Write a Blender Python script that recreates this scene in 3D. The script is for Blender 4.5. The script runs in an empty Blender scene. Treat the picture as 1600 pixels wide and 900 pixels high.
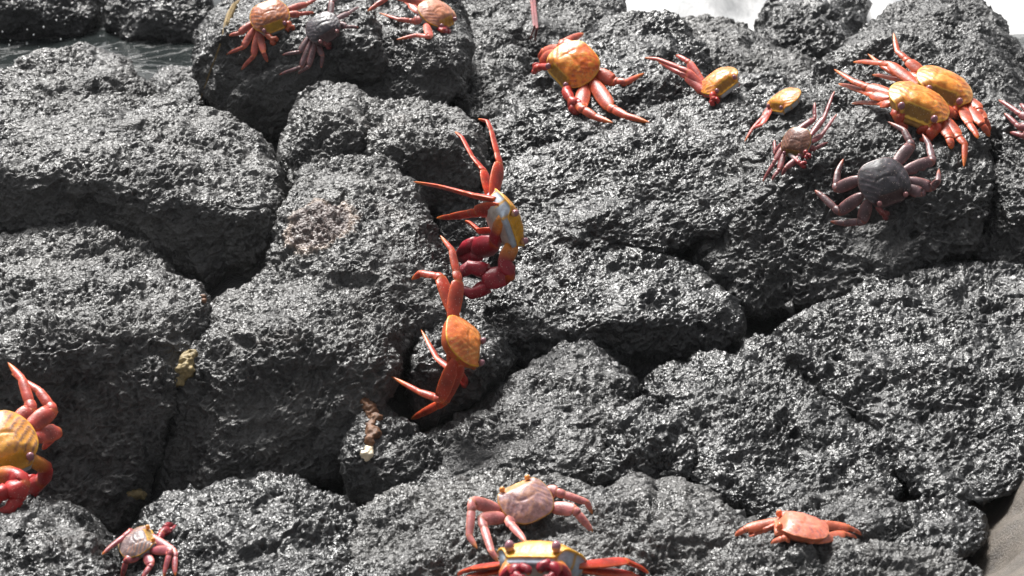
import bpy, bmesh, math, random
import numpy as np
from mathutils import Vector, Matrix

random.seed(7)
SC = bpy.context.scene
COL = SC.collection

# ------------------------------------------------------------------ camera
CAM_H, PITCH, FPX = 1.15, math.radians(22.0), 4000.0
cam_d = bpy.data.cameras.new('camera')
cam = bpy.data.objects.new('camera', cam_d)
COL.objects.link(cam)
cam.location = (0, 0, CAM_H)
cam.rotation_euler = (math.pi / 2 - PITCH, 0, 0)
cam_d.sensor_width = 36.0
cam_d.lens = 36.0 * FPX / 1600.0
cam_d.clip_start, cam_d.clip_end = 0.05, 2000
cam_d.dof.use_dof = True
cam_d.dof.focus_distance = 2.88
cam_d.dof.aperture_fstop = 13.0
SC.camera = cam

# ------------------------------------------------------------------ sky, sun, exposure
SUN_EL, SUN_AZ = 52.0, -22.0          # azimuth from +Y (beyond the rocks) towards +X
world = bpy.data.worlds.new('World')
SC.world = world
world.use_nodes = True
wn, wl = world.node_tree.nodes, world.node_tree.links
wn.clear()
sky = wn.new('ShaderNodeTexSky')
sky.sky_type = 'NISHITA'
sky.sun_disc = False
sky.sun_elevation = math.radians(SUN_EL)
sky.sun_rotation = math.radians(SUN_AZ)
sky.air_density, sky.dust_density, sky.ozone_density = 1.0, 4.0, 1.0
hs = wn.new('ShaderNodeHueSaturation')       # thin bright cloud: almost no blue left
hs.inputs['Saturation'].default_value = 0.12
bg = wn.new('ShaderNodeBackground')
bg.inputs['Strength'].default_value = 0.055
wo = wn.new('ShaderNodeOutputWorld')
wl.new(sky.outputs['Color'], hs.inputs['Color'])
wl.new(hs.outputs['Color'], bg.inputs['Color'])
wl.new(bg.outputs['Background'], wo.inputs['Surface'])

sun_d = bpy.data.lights.new('sun', 'SUN')
sun_d.energy = 4.0
sun_d.angle = math.radians(20)
sun_d.color = (1.0, 0.975, 0.94)
sun = bpy.data.objects.new('sun', sun_d)
COL.objects.link(sun)
_e, _a = math.radians(SUN_EL), math.radians(SUN_AZ)
SUN_DIR = Vector((math.sin(_a) * math.cos(_e), math.cos(_a) * math.cos(_e), math.sin(_e)))
sun.rotation_euler = SUN_DIR.to_track_quat('Z', 'Y').to_euler()
sun.location = SUN_DIR * 5

SC.view_settings.view_transform = 'Standard'
SC.view_settings.look = 'None'
SC.view_settings.exposure = 1.12
SC.view_settings.gamma = 1.0
SC.view_settings.use_curve_mapping = False
SC.cycles.max_bounces = 6
SC.cycles.use_denoising = True

# ------------------------------------------------------------------ pixel <-> place
FWD = np.array([0, math.cos(PITCH), -math.sin(PITCH)])
UP = np.array([0, math.sin(PITCH), math.cos(PITCH)])
RIGHT = np.array([1.0, 0, 0])
CAMP = np.array([0, 0, CAM_H])

def ray(x, y):
    return FWD + (x - 800) / FPX * RIGHT - (y - 450) / FPX * UP

def P(x, y, d):
    return CAMP + d * ray(x, y)

def project(p):
    q = np.asarray(p) - CAMP
    d = q @ FWD
    return 800 + FPX * (q @ RIGHT) / d, 450 - FPX * (q @ UP) / d, d

def camvec(v):
    return v[0] * RIGHT + v[1] * UP - v[2] * FWD      # x right, y up, z towards the camera

# ------------------------------------------------------------------ noise
_rs = np.random.RandomState(11)
PERM = _rs.permutation(256).astype(np.int32)
PERM = np.concatenate([PERM, PERM, PERM])
GRAD = _rs.normal(size=(256, 3)).astype(np.float32)
GRAD /= np.linalg.norm(GRAD, axis=1, keepdims=True)
FEAT = _rs.rand(256, 3).astype(np.float32)

def _h(i, j, k):
    return PERM[PERM[PERM[i & 255] + (j & 255)] + (k & 255)]

def perlin(p):
    p = p.astype(np.float32)
    f = np.floor(p)
    i = f.astype(np.int32)
    r = p - f
    u = r * r * r * (r * (r * 6 - 15) + 10)
    out = 0
    for a in (0, 1):
        wa = u[:, 0] if a else 1 - u[:, 0]
        for b in (0, 1):
            wb = u[:, 1] if b else 1 - u[:, 1]
            for c in (0, 1):
                wc = u[:, 2] if c else 1 - u[:, 2]
                g = GRAD[_h(i[:, 0] + a, i[:, 1] + b, i[:, 2] + c)]
                dt = g[:, 0] * (r[:, 0] - a) + g[:, 1] * (r[:, 1] - b) + g[:, 2] * (r[:, 2] - c)
                out = out + wa * wb * wc * dt
    return out * 1.5

def worley(p):
    p = p.astype(np.float32)
    f = np.floor(p)
    i = f.astype(np.int32)
    r = p - f
    best = np.full(len(p), 9.0, np.float32)
    for a in (-1, 0, 1):
        for b in (-1, 0, 1):
            for c in (-1, 0, 1):
                q = FEAT[_h(i[:, 0] + a, i[:, 1] + b, i[:, 2] + c)]
                d = (q[:, 0] + a - r[:, 0]) ** 2 + (q[:, 1] + b - r[:, 1]) ** 2 + (q[:, 2] + c - r[:, 2]) ** 2
                best = np.minimum(best, d)
    return np.sqrt(best)

def blocks(p):
    """nearest two feature points: random level of the cell, softened over its border"""
    p = p.astype(np.float32)
    f = np.floor(p)
    i = f.astype(np.int32)
    r = p - f
    d1 = np.full(len(p), 9.0, np.float32)
    d2 = d1.copy()
    v1 = np.zeros(len(p), np.float32)
    v2 = v1.copy()
    for a in (-1, 0, 1):
        for b in (-1, 0, 1):
            for c in (-1, 0, 1):
                hh = _h(i[:, 0] + a, i[:, 1] + b, i[:, 2] + c)
                q = FEAT[hh]
                d = np.sqrt((q[:, 0] + a - r[:, 0]) ** 2 + (q[:, 1] + b - r[:, 1]) ** 2 + (q[:, 2] + c - r[:, 2]) ** 2)
                v = FEAT[(hh * 7 + 3) & 255, 0]
                n1 = d < d1
                n2 = ~n1 & (d < d2)
                d2 = np.where(n1, d1, np.where(n2, d, d2))
                v2 = np.where(n1, v1, np.where(n2, v, v2))
                v1 = np.where(n1, v, v1)
                d1 = np.where(n1, d, d1)
    w = 0.5 + 0.5 * sstep(0, 0.10, d2 - d1)
    return v1 * w + v2 * (1 - w), d2 - d1

def sstep(a, b, x):
    t = np.clip((x - a) / (b - a), 0, 1)
    return t * t * (3 - 2 * t)

# ------------------------------------------------------------------ mesh helpers
def mesh_np(name, V, F, smooth=True):
    me = bpy.data.meshes.new(name)
    V = np.asarray(V, np.float32)
    F = np.asarray(F, np.int32)
    n = F.shape[1]
    me.vertices.add(len(V))
    me.vertices.foreach_set('co', V.ravel())
    me.loops.add(F.size)
    me.loops.foreach_set('vertex_index', F.ravel())
    me.polygons.add(len(F))
    me.polygons.foreach_set('loop_start', np.arange(0, F.size, n, dtype=np.int32))
    me.update(calc_edges=True)
    me.polygons.foreach_set('use_smooth', np.full(len(F), smooth))
    return me

def link(name, me, mat=None, parent=None, **props):
    o = bpy.data.objects.new(name, me)
    COL.objects.link(o)
    if mat is not None and me is not None:
        me.materials.append(mat)
    if parent is not None:
        o.parent = parent
    for k, v in props.items():
        o[k] = v
    return o

def normals(V, F):
    fn = np.cross(V[F[:, 1]] - V[F[:, 0]], V[F[:, 2]] - V[F[:, 0]])
    N = np.zeros_like(V)
    for k in range(3):
        for c in range(3):
            N[:, c] += np.bincount(F[:, k], fn[:, c], len(V))
    return N / (np.linalg.norm(N, axis=1, keepdims=True) + 1e-12)

def refine(V, N, F, sel):
    """split the selected triangles into four, their neighbours into two or three"""
    nF = len(F)
    E = np.sort(np.stack([F, np.roll(F, -1, 1)], 2).reshape(-1, 2), 1)
    key = E[:, 0].astype(np.int64) * len(V) + E[:, 1]
    uk, inv = np.unique(key, return_inverse=True)
    inv = inv.reshape(nF, 3)
    mark = np.zeros(len(uk), bool)
    mark[inv[sel].ravel()] = True
    idx = np.full(len(uk), -1, np.int64)
    idx[mark] = len(V) + np.arange(mark.sum())
    a, b = uk[mark] // len(V), uk[mark] % len(V)
    V2 = np.vstack([V, (V[a] + V[b]) / 2])
    nn = N[a] + N[b]
    N2 = np.vstack([N, nn / (np.linalg.norm(nn, axis=1, keepdims=True) + 1e-9)])
    m = mark[inv]
    M = idx[inv]
    cnt = m.sum(1)
    out, flag = [F[cnt == 0]], [sel[cnt == 0]]
    f, q = F[cnt == 3], M[cnt == 3]
    out.append(np.concatenate([np.stack(t, 1) for t in (
        (f[:, 0], q[:, 0], q[:, 2]), (q[:, 0], f[:, 1], q[:, 1]), (q[:, 2], q[:, 1], f[:, 2]), (q[:, 0], q[:, 1], q[:, 2]))]))
    flag.append(np.tile(sel[cnt == 3], 4))
    for r in range(3):
        s = (cnt == 1) & m[:, r]
        f, q = np.roll(F[s], -r, 1), np.roll(M[s], -r, 1)
        out.append(np.concatenate([np.stack((f[:, 0], q[:, 0], f[:, 2]), 1), np.stack((q[:, 0], f[:, 1], f[:, 2]), 1)]))
        s = (cnt == 2) & ~m[:, r]
        f, q = np.roll(F[s], -r, 1), np.roll(M[s], -r, 1)     # edge 0 unmarked
        out.append(np.concatenate([np.stack((f[:, 0], f[:, 1], q[:, 1]), 1), np.stack((f[:, 0], q[:, 1], q[:, 2]), 1),
                                   np.stack((q[:, 2], q[:, 1], f[:, 2]), 1)]))
    Fo = np.concatenate(out)
    fl = np.zeros(len(Fo), bool)
    k = len(flag[0]) + len(flag[1])
    fl[:k] = np.concatenate(flag)
    return V2, N2, Fo, fl

# ------------------------------------------------------------------ materials
def new_mat(name):
    m = bpy.data.materials.new(name)
    m.use_nodes = True
    n, l = m.node_tree.nodes, m.node_tree.links
    return m, n, l, n['Principled BSDF']

def ramp(n, pts):
    r = n.new('ShaderNodeValToRGB')
    e = r.color_ramp.elements
    while len(e) < len(pts):
        e.new(0.5)
    for q, (pos, c) in zip(e, pts):
        q.position = pos
        q.color = (*c, 1) if len(c) == 3 else c
    return r

def noise(n, l, vec, scale, detail=4, rough=0.6, dist=0.0):
    t = n.new('ShaderNodeTexNoise')
    t.inputs['Scale'].default_value = scale
    t.inputs['Detail'].default_value = detail
    t.inputs['Roughness'].default_value = rough
    t.inputs['Distortion'].default_value = dist
    l.new(vec, t.inputs['Vector'])
    return t

def rock_material(name, lo, hi, r_lo, r_hi, bump=0.5, spec=0.5, stain=None):
    m, n, l, b = new_mat(name)
    tc = n.new('ShaderNodeTexCoord')
    v = tc.outputs['Object']
    a = noise(n, l, v, 14, 6, 0.65)
    r = ramp(n, [(0.32, lo), (0.68, hi)])
    l.new(a.outputs['Fac'], r.inputs['Fac'])
    g = noise(n, l, v, 420, 3, 0.7)
    gr = ramp(n, [(0.3, (0.55,) * 3), (0.72, (1.45,) * 3)])
    l.new(g.outputs['Fac'], gr.inputs['Fac'])
    mx = n.new('ShaderNodeMix')
    mx.data_type, mx.blend_type = 'RGBA', 'MULTIPLY'
    mx.inputs['Factor'].default_value = 1
    l.new(r.outputs['Color'], mx.inputs['A'])
    l.new(gr.outputs['Color'], mx.inputs['B'])
    col = mx.outputs['Result']
    # faint rusty patches
    w = noise(n, l, v, 9, 5, 0.7)
    wr = ramp(n, [(0.62, (0, 0, 0)), (0.75, (0.5, 0.5, 0.5))])
    l.new(w.outputs['Fac'], wr.inputs['Fac'])
    m2 = n.new('ShaderNodeMix')
    m2.data_type = 'RGBA'
    l.new(wr.outputs['Color'], m2.inputs['Factor'])
    l.new(col, m2.inputs['A'])
    m2.inputs['B'].default_value = (hi[0] * 1.35, hi[1] * 1.1, hi[2] * 0.95, 1)
    col = m2.outputs['Result']
    if stain:
        (sx, sy, sz), srad, core, edge = stain
        d = n.new('ShaderNodeVectorMath')
        d.operation = 'SUBTRACT'
        d.name = 'stain_centre'
        l.new(v, d.inputs[0])
        d.inputs[1].default_value = (sx, sy, sz)
        d2 = n.new('ShaderNodeVectorMath')
        d2.operation = 'MULTIPLY'
        l.new(d.outputs[0], d2.inputs[0])
        d2.inputs[1].default_value = (1.0, 0.75, 1.25)
        ln = n.new('ShaderNodeVectorMath')
        ln.operation = 'LENGTH'
        l.new(d2.outputs[0], ln.inputs[0])
        wob = noise(n, l, v, 45, 4, 0.6)
        ad = n.new('ShaderNodeMath')
        ad.operation = 'MULTIPLY_ADD'
        l.new(wob.outputs['Fac'], ad.inputs[0])
        ad.inputs[1].default_value = 0.045
        l.new(ln.outputs['Value'], ad.inputs[2])
        fr = ramp(n, [(0.0, (1, 1, 1)), (srad * 0.80 + 0.0225, (1, 1, 1)), (srad + 0.0225, (0, 0, 0))])
        l.new(ad.outputs[0], fr.inputs['Fac'])
        cr = ramp(n, [(0.0, core), (srad * 0.72 + 0.0225, core), (srad * 0.82 + 0.0225, edge)])
        l.new(ad.outputs[0], cr.inputs['Fac'])
        brk = noise(n, l, v, 110, 4, 0.7)
        br = ramp(n, [(0.3, (0.25,) * 3), (0.5, (1,) * 3)])
        l.new(brk.outputs['Fac'], br.inputs['Fac'])
        fm = n.new('ShaderNodeMath')
        fm.operation = 'MULTIPLY'
        l.new(fr.outputs['Color'], fm.inputs[0])
        l.new(br.outputs['Color'], fm.inputs[1])
        m3 = n.new('ShaderNodeMix')
        m3.data_type = 'RGBA'
        l.new(fm.outputs[0], m3.inputs['Factor'])
        l.new(col, m3.inputs['A'])
        l.new(cr.outputs['Color'], m3.inputs['B'])
        col = m3.outputs['Result']
    # salt bloom in small pale flecks
    sa = noise(n, l, v, 70, 6, 0.75)
    sar = ramp(n, [(0.62, (0, 0, 0)), (0.74, (0.55,) * 3)])
    l.new(sa.outputs['Fac'], sar.inputs['Fac'])
    m6 = n.new('ShaderNodeMix')
    m6.data_type = 'RGBA'
    l.new(sar.outputs['Color'], m6.inputs['Factor'])
    l.new(col, m6.inputs['A'])
    m6.inputs['B'].default_value = (hi[0] * 2.2, hi[1] * 2.15, hi[2] * 2.0, 1)
    col = m6.outputs['Result']
    l.new(col, b.inputs['Base Color'])
    rn = noise(n, l, v, 11, 7, 0.72)
    rr = n.new('ShaderNodeMapRange')
    rr.inputs['From Min'].default_value = 0.36
    rr.inputs['From Max'].default_value = 0.64
    rr.inputs['To Min'].default_value = r_lo
    rr.inputs['To Max'].default_value = r_hi
    l.new(rn.outputs['Fac'], rr.inputs['Value'])
    l.new(rr.outputs['Result'], b.inputs['Roughness'])
    b.inputs['Specular IOR Level'].default_value = spec
    wv = noise(n, l, v, 120, 2, 0.5)
    wa = n.new('ShaderNodeVectorMath')
    wa.operation = 'MULTIPLY_ADD'
    l.new(wv.outputs['Color'], wa.inputs[0])
    wa.inputs[1].default_value = (0.006,) * 3
    l.new(v, wa.inputs[2])
    vo = n.new('ShaderNodeTexVoronoi')
    vo.inputs['Scale'].default_value = 210
    l.new(wa.outputs[0], vo.inputs['Vector'])
    vr = n.new('ShaderNodeMapRange')
    vr.interpolation_type = 'SMOOTHSTEP'
    vr.inputs['From Min'].default_value = 0.16
    vr.inputs['From Max'].default_value = 0.4
    l.new(vo.outputs['Distance'], vr.inputs['Value'])
    b1 = noise(n, l, wa.outputs[0], 250, 2.5, 0.55, 0.4)
    sm = n.new('ShaderNodeMath')
    sm.operation = 'MULTIPLY_ADD'
    l.new(vr.outputs['Result'], sm.inputs[0])
    sm.inputs[1].default_value = 0.4
    l.new(b1.outputs['Fac'], sm.inputs[2])
    bp = n.new('ShaderNodeBump')
    bp.inputs['Strength'].default_value = bump
    bp.inputs['Distance'].default_value = 0.0036
    l.new(sm.outputs[0], bp.inputs['Height'])
    l.new(bp.outputs['Normal'], b.inputs['Normal'])
    return m

# dry = grey crusted lava, damp = black lava, wet = black lava under a film of sea water
st_p = P(497, 345, 2.86)
MAT_DRY = rock_material('dry_lava', (0.036, 0.036, 0.037), (0.092, 0.09, 0.087), 0.32, 0.52, 0.85, 0.55,
                        stain=(tuple(st_p), 0.048, (0.115, 0.085, 0.078), (0.33, 0.25, 0.2)))
MAT_DAMP = rock_material('damp_lava', (0.02, 0.0205, 0.0215), (0.052, 0.0515, 0.051), 0.28, 0.48, 0.8, 0.55)
MAT_WET = rock_material('wet_lava', (0.013, 0.0138, 0.0145), (0.034, 0.0345, 0.0355), 0.24, 0.42, 0.65, 0.55)
ROCKMAT = {'dry': MAT_DRY, 'damp': MAT_DAMP, 'wet': MAT_WET}

# ------------------------------------------------------------------ the boulders
# (label, material, thickness behind, fine relief, [(pixel x, pixel y, distance) ...])
BOULDERS = [
 ('blurred dark rock at the far left edge beyond the water channel', 'wet', 0.5, 1.0,
  [(-60, -60, 4.1), (60, -40, 4.12), (140, -60, 4.15), (152, 20, 4.06), (130, 66, 3.99), (-60, 70, 3.97), (40, 10, 4.0)]),
 ('blurred dark rock behind the water channel, left of the crab-covered back boulder', 'wet', 0.5, 1.0,
  [(172, -60, 4.12), (300, -60, 4.12), (330, 10, 4.04), (318, 66, 3.96), (200, 68, 3.97), (165, 40, 4.03), (240, 20, 4.0)]),
 ('low grey rock at the waterline left of the crab-covered back boulder', 'damp', 0.25, 1.0,
  [(225, 125, 3.75), (262, 104, 3.75), (305, 96, 3.7), (330, 130, 3.5), (320, 185, 3.4), (240, 170, 3.5)]),
 ('tall dark boulder at the top carrying the orange-brown and dark grey crabs', 'damp', 0.4, 1.0,
  [(292, 40, 3.55), (315, 20, 3.6), (368, -10, 3.6), (420, -60, 3.65), (560, -70, 3.65), (580, -30, 3.5), (590, 60, 3.32), (600, 120, 3.34),
   (540, 190, 3.34), (430, 225, 3.32), (340, 190, 3.34), (300, 110, 3.44), (350, 60, 3.4), (450, 20, 3.42), (520, 60, 3.36)]),
 ('grey boulder under the pink-orange crab at the top edge', 'damp', 0.4, 1.0,
  [(560, -50, 3.6), (690, -60, 3.65), (720, 10, 3.6), (740, 70, 3.42), (735, 150, 3.32), (650, 190, 3.26), (560, 190, 3.28), (530, 100, 3.36),
   (600, 30, 3.42), (680, 60, 3.36)]),
 ('pale grey lumpy rock behind the gap left of the big orange crab', 'damp', 0.3, 1.0,
  [(690, 60, 3.62), (730, 28, 3.72), (780, 35, 3.74), (805, 70, 3.65), (830, 105, 3.5), (800, 180, 3.32), (735, 195, 3.28), (700, 150, 3.36), (760, 90, 3.46)]),
 ('dark background rock at the top edge with a thin crab leg hanging down it', 'damp', 0.5, 1.0,
  [(680, -70, 3.95), (870, -70, 3.98), (990, -12, 3.95), (975, 45, 3.72), (880, 85, 3.6), (840, 120, 3.56), (770, 60, 3.64), (700, 30, 3.75), (840, 20, 3.72)]),
 ('sloping grey rock below the white surf, behind the small orange crab', 'dry', 0.35, 1.0,
  [(1020, 45, 3.72), (1070, 22, 3.85), (1130, 28, 3.85), (1200, 58, 3.78), (1278, 100, 3.6), (1250, 140, 3.4), (1100, 150, 3.36), (1060, 100, 3.46), (1150, 80, 3.52)]),
 ('black square-topped rock against the white surf at the top', 'wet', 0.4, 1.2,
  [(1205, 0, 3.98), (1225, -50, 4.05), (1355, -60, 4.05), (1365, 10, 3.95), (1340, 100, 3.7), (1250, 115, 3.66), (1190, 65, 3.75), (1280, 30, 3.78)]),
 ('big dark boulder in the top right corner, edge against white surf', 'damp', 0.5, 1.1,
  [(1330, 60, 3.55), (1400, 8, 3.7), (1470, -22, 3.8), (1530, -12, 3.8), (1558, 34, 3.7), (1592, 84, 3.64), (1680, 190, 3.5), (1680, 330, 3.2),
   (1500, 320, 3.12), (1340, 210, 3.25), (1450, 70, 3.46), (1580, 160, 3.36)]),
 # ---- left
 ('rounded rough grey boulder at the left edge below the water channel', 'dry', 0.3, 1.1,
  [(-60, 125, 3.42), (40, 88, 3.46), (105, 68, 3.48), (165, 76, 3.46), (212, 108, 3.42), (236, 160, 3.3), (190, 210, 3.16), (-60, 220, 3.16), (60, 140, 3.3), (150, 130, 3.32)]),
 ('wide rough grey boulder on the left with a dark overhanging front', 'dry', 0.3, 1.25,
  [(-60, 178, 3.26), (60, 170, 3.24), (170, 152, 3.26), (260, 150, 3.26), (335, 176, 3.2), (400, 210, 3.13), (440, 262, 3.05), (446, 310, 3.0),
   (436, 390, 2.95), (410, 470, 2.95), (325, 505, 2.95), (200, 450, 2.98), (-60, 400, 3.02), (-60, 262, 2.99), (120, 258, 2.97), (300, 330, 2.93), (400, 330, 2.94)]),
 ('grey peaked boulder behind the brown-stained one, left of the leaping crab', 'dry', 0.3, 1.2,
  [(438, 205, 3.2), (462, 142, 3.28), (498, 116, 3.3), (540, 128, 3.28), (575, 150, 3.2), (570, 200, 3.1), (540, 270, 3.04), (450, 300, 3.04), (500, 190, 3.1)]),
 ('rough boulder whose dark end faces the upper legs of the leaping crab', 'dry', 0.3, 1.2,
  [(560, 160, 3.2), (605, 145, 3.24), (660, 152, 3.22), (720, 168, 3.18), (757, 188, 3.12), (762, 240, 3.06), (745, 300, 3.02), (700, 340, 3.0), (560, 300, 3.03), (600, 215, 3.06), (700, 225, 3.04)]),
 ('dark wet rock deep in the gap behind the clawed crab', 'wet', 0.25, 1.1,
  [(680, 300, 3.08), (760, 280, 3.1), (830, 330, 3.06), (850, 400, 3.0), (810, 480, 2.94), (740, 520, 2.9), (690, 470, 2.95), (680, 380, 3.02), (760, 400, 2.98)]),
 ('tall pitted boulder with a brown stained patch, running down to a black glossy front', 'dry', 0.3, 1.2,
  [[(436, 320, 2.96), (452, 288, 3.0), (490, 250, 3.06), (540, 236, 3.08), (602, 248, 3.05), (642, 282, 2.99), (672, 330, 2.93), (694, 400, 2.87), (716, 460, 2.81),
    (728, 515, 2.75), (690, 545, 2.74), (560, 560, 2.72), (430, 520, 2.75), (400, 455, 2.84), (430, 400, 2.88), (560, 400, 2.81)],
   [(314, 478, 2.84), (430, 425, 2.86), (560, 440, 2.8), (640, 500, 2.74), (612, 590, 2.68), (580, 690, 2.65), (550, 750, 2.63), (440, 772, 2.62),
    (330, 780, 2.62), (226, 780, 2.64), (250, 690, 2.67), (283, 590, 2.71), (300, 530, 2.75), (430, 510, 2.72), (540, 540, 2.69)]]),
 ('black lump under the orange climbing crab, beside the dark hollow', 'damp', 0.25, 1.15,
  [(640, 500, 2.8), (700, 470, 2.84), (750, 490, 2.83), (795, 528, 2.77), (802, 565, 2.73), (770, 610, 2.71), (720, 650, 2.7), (650, 690, 2.68), (636, 640, 2.7), (640, 560, 2.72), (720, 560, 2.71)]),
 ('small dark rock below the hollow, beside the rusty seaweed', 'damp', 0.15, 1.1,
  [(548, 640, 2.7), (585, 610, 2.71), (614, 648, 2.67), (640, 692, 2.65), (700, 705, 2.64), (690, 770, 2.58), (600, 805, 2.55), (530, 790, 2.57), (540, 700, 2.62), (610, 720, 2.6)]),
 ('large grey boulder on the left, bright top and black wet front', 'dry', 0.3, 1.3,
  [(-60, 372, 2.97), (60, 350, 2.98), (150, 343, 2.99), (205, 370, 2.95), (235, 398, 2.9), (300, 440, 2.84), (322, 476, 2.79), (312, 545, 2.73),
   (272, 630, 2.68), (238, 730, 2.64), (195, 815, 2.61), (130, 845, 2.6), (-60, 850, 2.6), (-60, 560, 2.68), (120, 520, 2.69), (240, 520, 2.7)]),
 # ---- right
 ('glossy boulder under the big orange crab with outspread legs', 'wet', 0.35, 1.2,
  [(760, 200, 3.24), (800, 150, 3.32), (850, 95, 3.4), (935, 32, 3.5), (1000, 25, 3.5), (1062, 32, 3.46), (1108, 68, 3.4), (1118, 120, 3.3), (1090, 190, 3.2),
   (1010, 250, 3.12), (900, 300, 3.06), (780, 300, 3.06), (850, 150, 3.24), (960, 110, 3.28), (1030, 130, 3.22)]),
 ('smooth grey wet slab rising to the right behind the leaping crab', 'wet', 0.35, 0.9,
  [(740, 300, 3.06), (800, 250, 3.1), (960, 250, 3.1), (1020, 215, 3.12), (1100, 155, 3.2), (1160, 115, 3.26), (1230, 112, 3.26), (1260, 200, 3.1), (1180, 330, 2.98),
   (1080, 385, 2.93), (900, 388, 2.93), (800, 420, 2.92), (760, 400, 2.95), (960, 330, 2.97)]),
 ('broad dark boulder on the right where the yellow crabs and the grey crab sit', 'damp', 0.4, 1.3,
  [(1070, 400, 2.94), (1120, 300, 3.02), (1165, 215, 3.08), (1225, 135, 3.16), (1270, 105, 3.2), (1330, 88, 3.2), (1392, 45, 3.26), (1440, 48, 3.26), (1470, 100, 3.2),
   (1540, 180, 3.08), (1565, 270, 2.97), (1530, 390, 2.88), (1400, 440, 2.84), (1300, 470, 2.83), (1190, 505, 2.83), (1140, 450, 2.88),
   (1260, 250, 2.98), (1400, 220, 2.98), (1480, 280, 2.93)]),
 ('dark rock at the right edge under the half-hidden crab', 'damp', 0.35, 1.2,
  [(1545, 180, 3.08), (1600, 160, 3.1), (1690, 180, 3.08), (1690, 430, 2.85), (1560, 430, 2.86), (1520, 400, 2.9), (1560, 300, 2.97), (1620, 280, 2.94)]),
 ('flat pitted slab right of the clawed crab in the middle', 'wet', 0.3, 1.0,
  [(755, 490, 2.86), (800, 430, 2.93), (850, 396, 2.97), (930, 388, 2.97), (1060, 394, 2.95), (1110, 428, 2.9), (1160, 498, 2.83), (1150, 540, 2.79),
   (1000, 600, 2.74), (900, 620, 2.73), (800, 600, 2.75), (770, 540, 2.79), (960, 500, 2.8)]),
 ('pale wedge-shaped boulder in the lower centre with a pointed top', 'damp', 0.28, 1.2,
  [(640, 690, 2.66), (720, 650, 2.69), (800, 600, 2.74), (885, 538, 2.79), (945, 555, 2.77), (988, 600, 2.72), (985, 640, 2.67), (940, 720, 2.58), (905, 770, 2.54),
   (740, 800, 2.53), (600, 780, 2.56), (620, 730, 2.61), (880, 620, 2.68), (840, 700, 2.6)]),
 ('black weedy lump right of the pale wedge-shaped boulder', 'wet', 0.2, 1.4,
  [(985, 612, 2.7), (1010, 605, 2.71), (1060, 645, 2.66), (1092, 705, 2.61), (1090, 760, 2.57), (920, 765, 2.55), (935, 710, 2.59), (1010, 690, 2.58)]),
 ('wet slanting slab in the lower right centre', 'wet', 0.3, 1.1,
  [(998, 602, 2.74), (1080, 560, 2.78), (1190, 528, 2.81), (1240, 535, 2.8), (1310, 620, 2.71), (1400, 690, 2.64), (1425, 775, 2.56), (1310, 800, 2.53),
   (1180, 815, 2.52), (1090, 760, 2.57), (1160, 650, 2.65)]),
 ('large dark boulder filling the right edge above the sand', 'wet', 0.35, 1.25,
  [(1218, 515, 2.82), (1300, 460, 2.87), (1400, 425, 2.9), (1500, 405, 2.92), (1690, 415, 2.9), (1690, 700, 2.6), (1640, 765, 2.55), (1540, 790, 2.53),
   (1440, 785, 2.54), (1400, 700, 2.6), (1290, 620, 2.68), (1235, 560, 2.74), (1440, 560, 2.71), (1580, 560, 2.7)]),
 # ---- foreground
 ('low black rock at the water edge beside the sand in the lower right', 'wet', 0.15, 1.1,
  [(1380, 800, 2.52), (1470, 775, 2.55), (1545, 788, 2.54), (1560, 826, 2.49), (1510, 872, 2.43), (1420, 890, 2.4), (1380, 860, 2.44), (1460, 830, 2.46)]),
 ('blurred rough rock in the bottom left corner', 'damp', 0.25, 1.3,
  [(-60, 795, 2.5), (30, 778, 2.53), (85, 785, 2.52), (140, 825, 2.46), (175, 880, 2.38), (190, 960, 2.3), (-60, 960, 2.28), (40, 860, 2.38)]),
 ('lumpy black rock right of the small purple-red crab at the bottom', 'wet', 0.25, 1.3,
  [(180, 850, 2.46), (225, 790, 2.53), (330, 752, 2.57), (405, 728, 2.6), (470, 745, 2.58), (560, 800, 2.5), (640, 870, 2.41), (640, 960, 2.3), (190, 960, 2.3), (400, 840, 2.42)]),
 ('pale rough foreground rock under the pinkish grey crab', 'dry', 0.25, 1.4,
  [(540, 810, 2.5), (640, 765, 2.54), (740, 748, 2.55), (880, 745, 2.55), (980, 780, 2.5), (1020, 850, 2.42), (1000, 960, 2.26), (560, 960, 2.28), (760, 850, 2.4)]),
 ('pale grey rock left of the flattened orange crab near the bottom', 'dry', 0.25, 1.3,
  [(920, 765, 2.52), (980, 738, 2.55), (1060, 745, 2.54), (1130, 780, 2.5), (1200, 820, 2.46), (1230, 880, 2.38), (1180, 960, 2.28), (960, 960, 2.27), (1040, 830, 2.42)]),
 ('rough small boulder behind the flattened orange crab near the bottom', 'damp', 0.2, 1.3,
  [(1200, 800, 2.5), (1260, 772, 2.53), (1370, 757, 2.54), (1415, 790, 2.5), (1440, 850, 2.44), (1430, 900, 2.38), (1200, 900, 2.38), (1330, 820, 2.45)]),
 ('blurred rough rock along the bottom edge right of centre', 'dry', 0.25, 1.4,
  [(1100, 880, 2.35), (1180, 850, 2.38), (1300, 842, 2.39), (1420, 850, 2.38), (1500, 880, 2.35), (1570, 935, 2.29), (1580, 970, 2.26), (1080, 970, 2.24), (1300, 890, 2.33)]),
]

ROCKS = []

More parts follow.
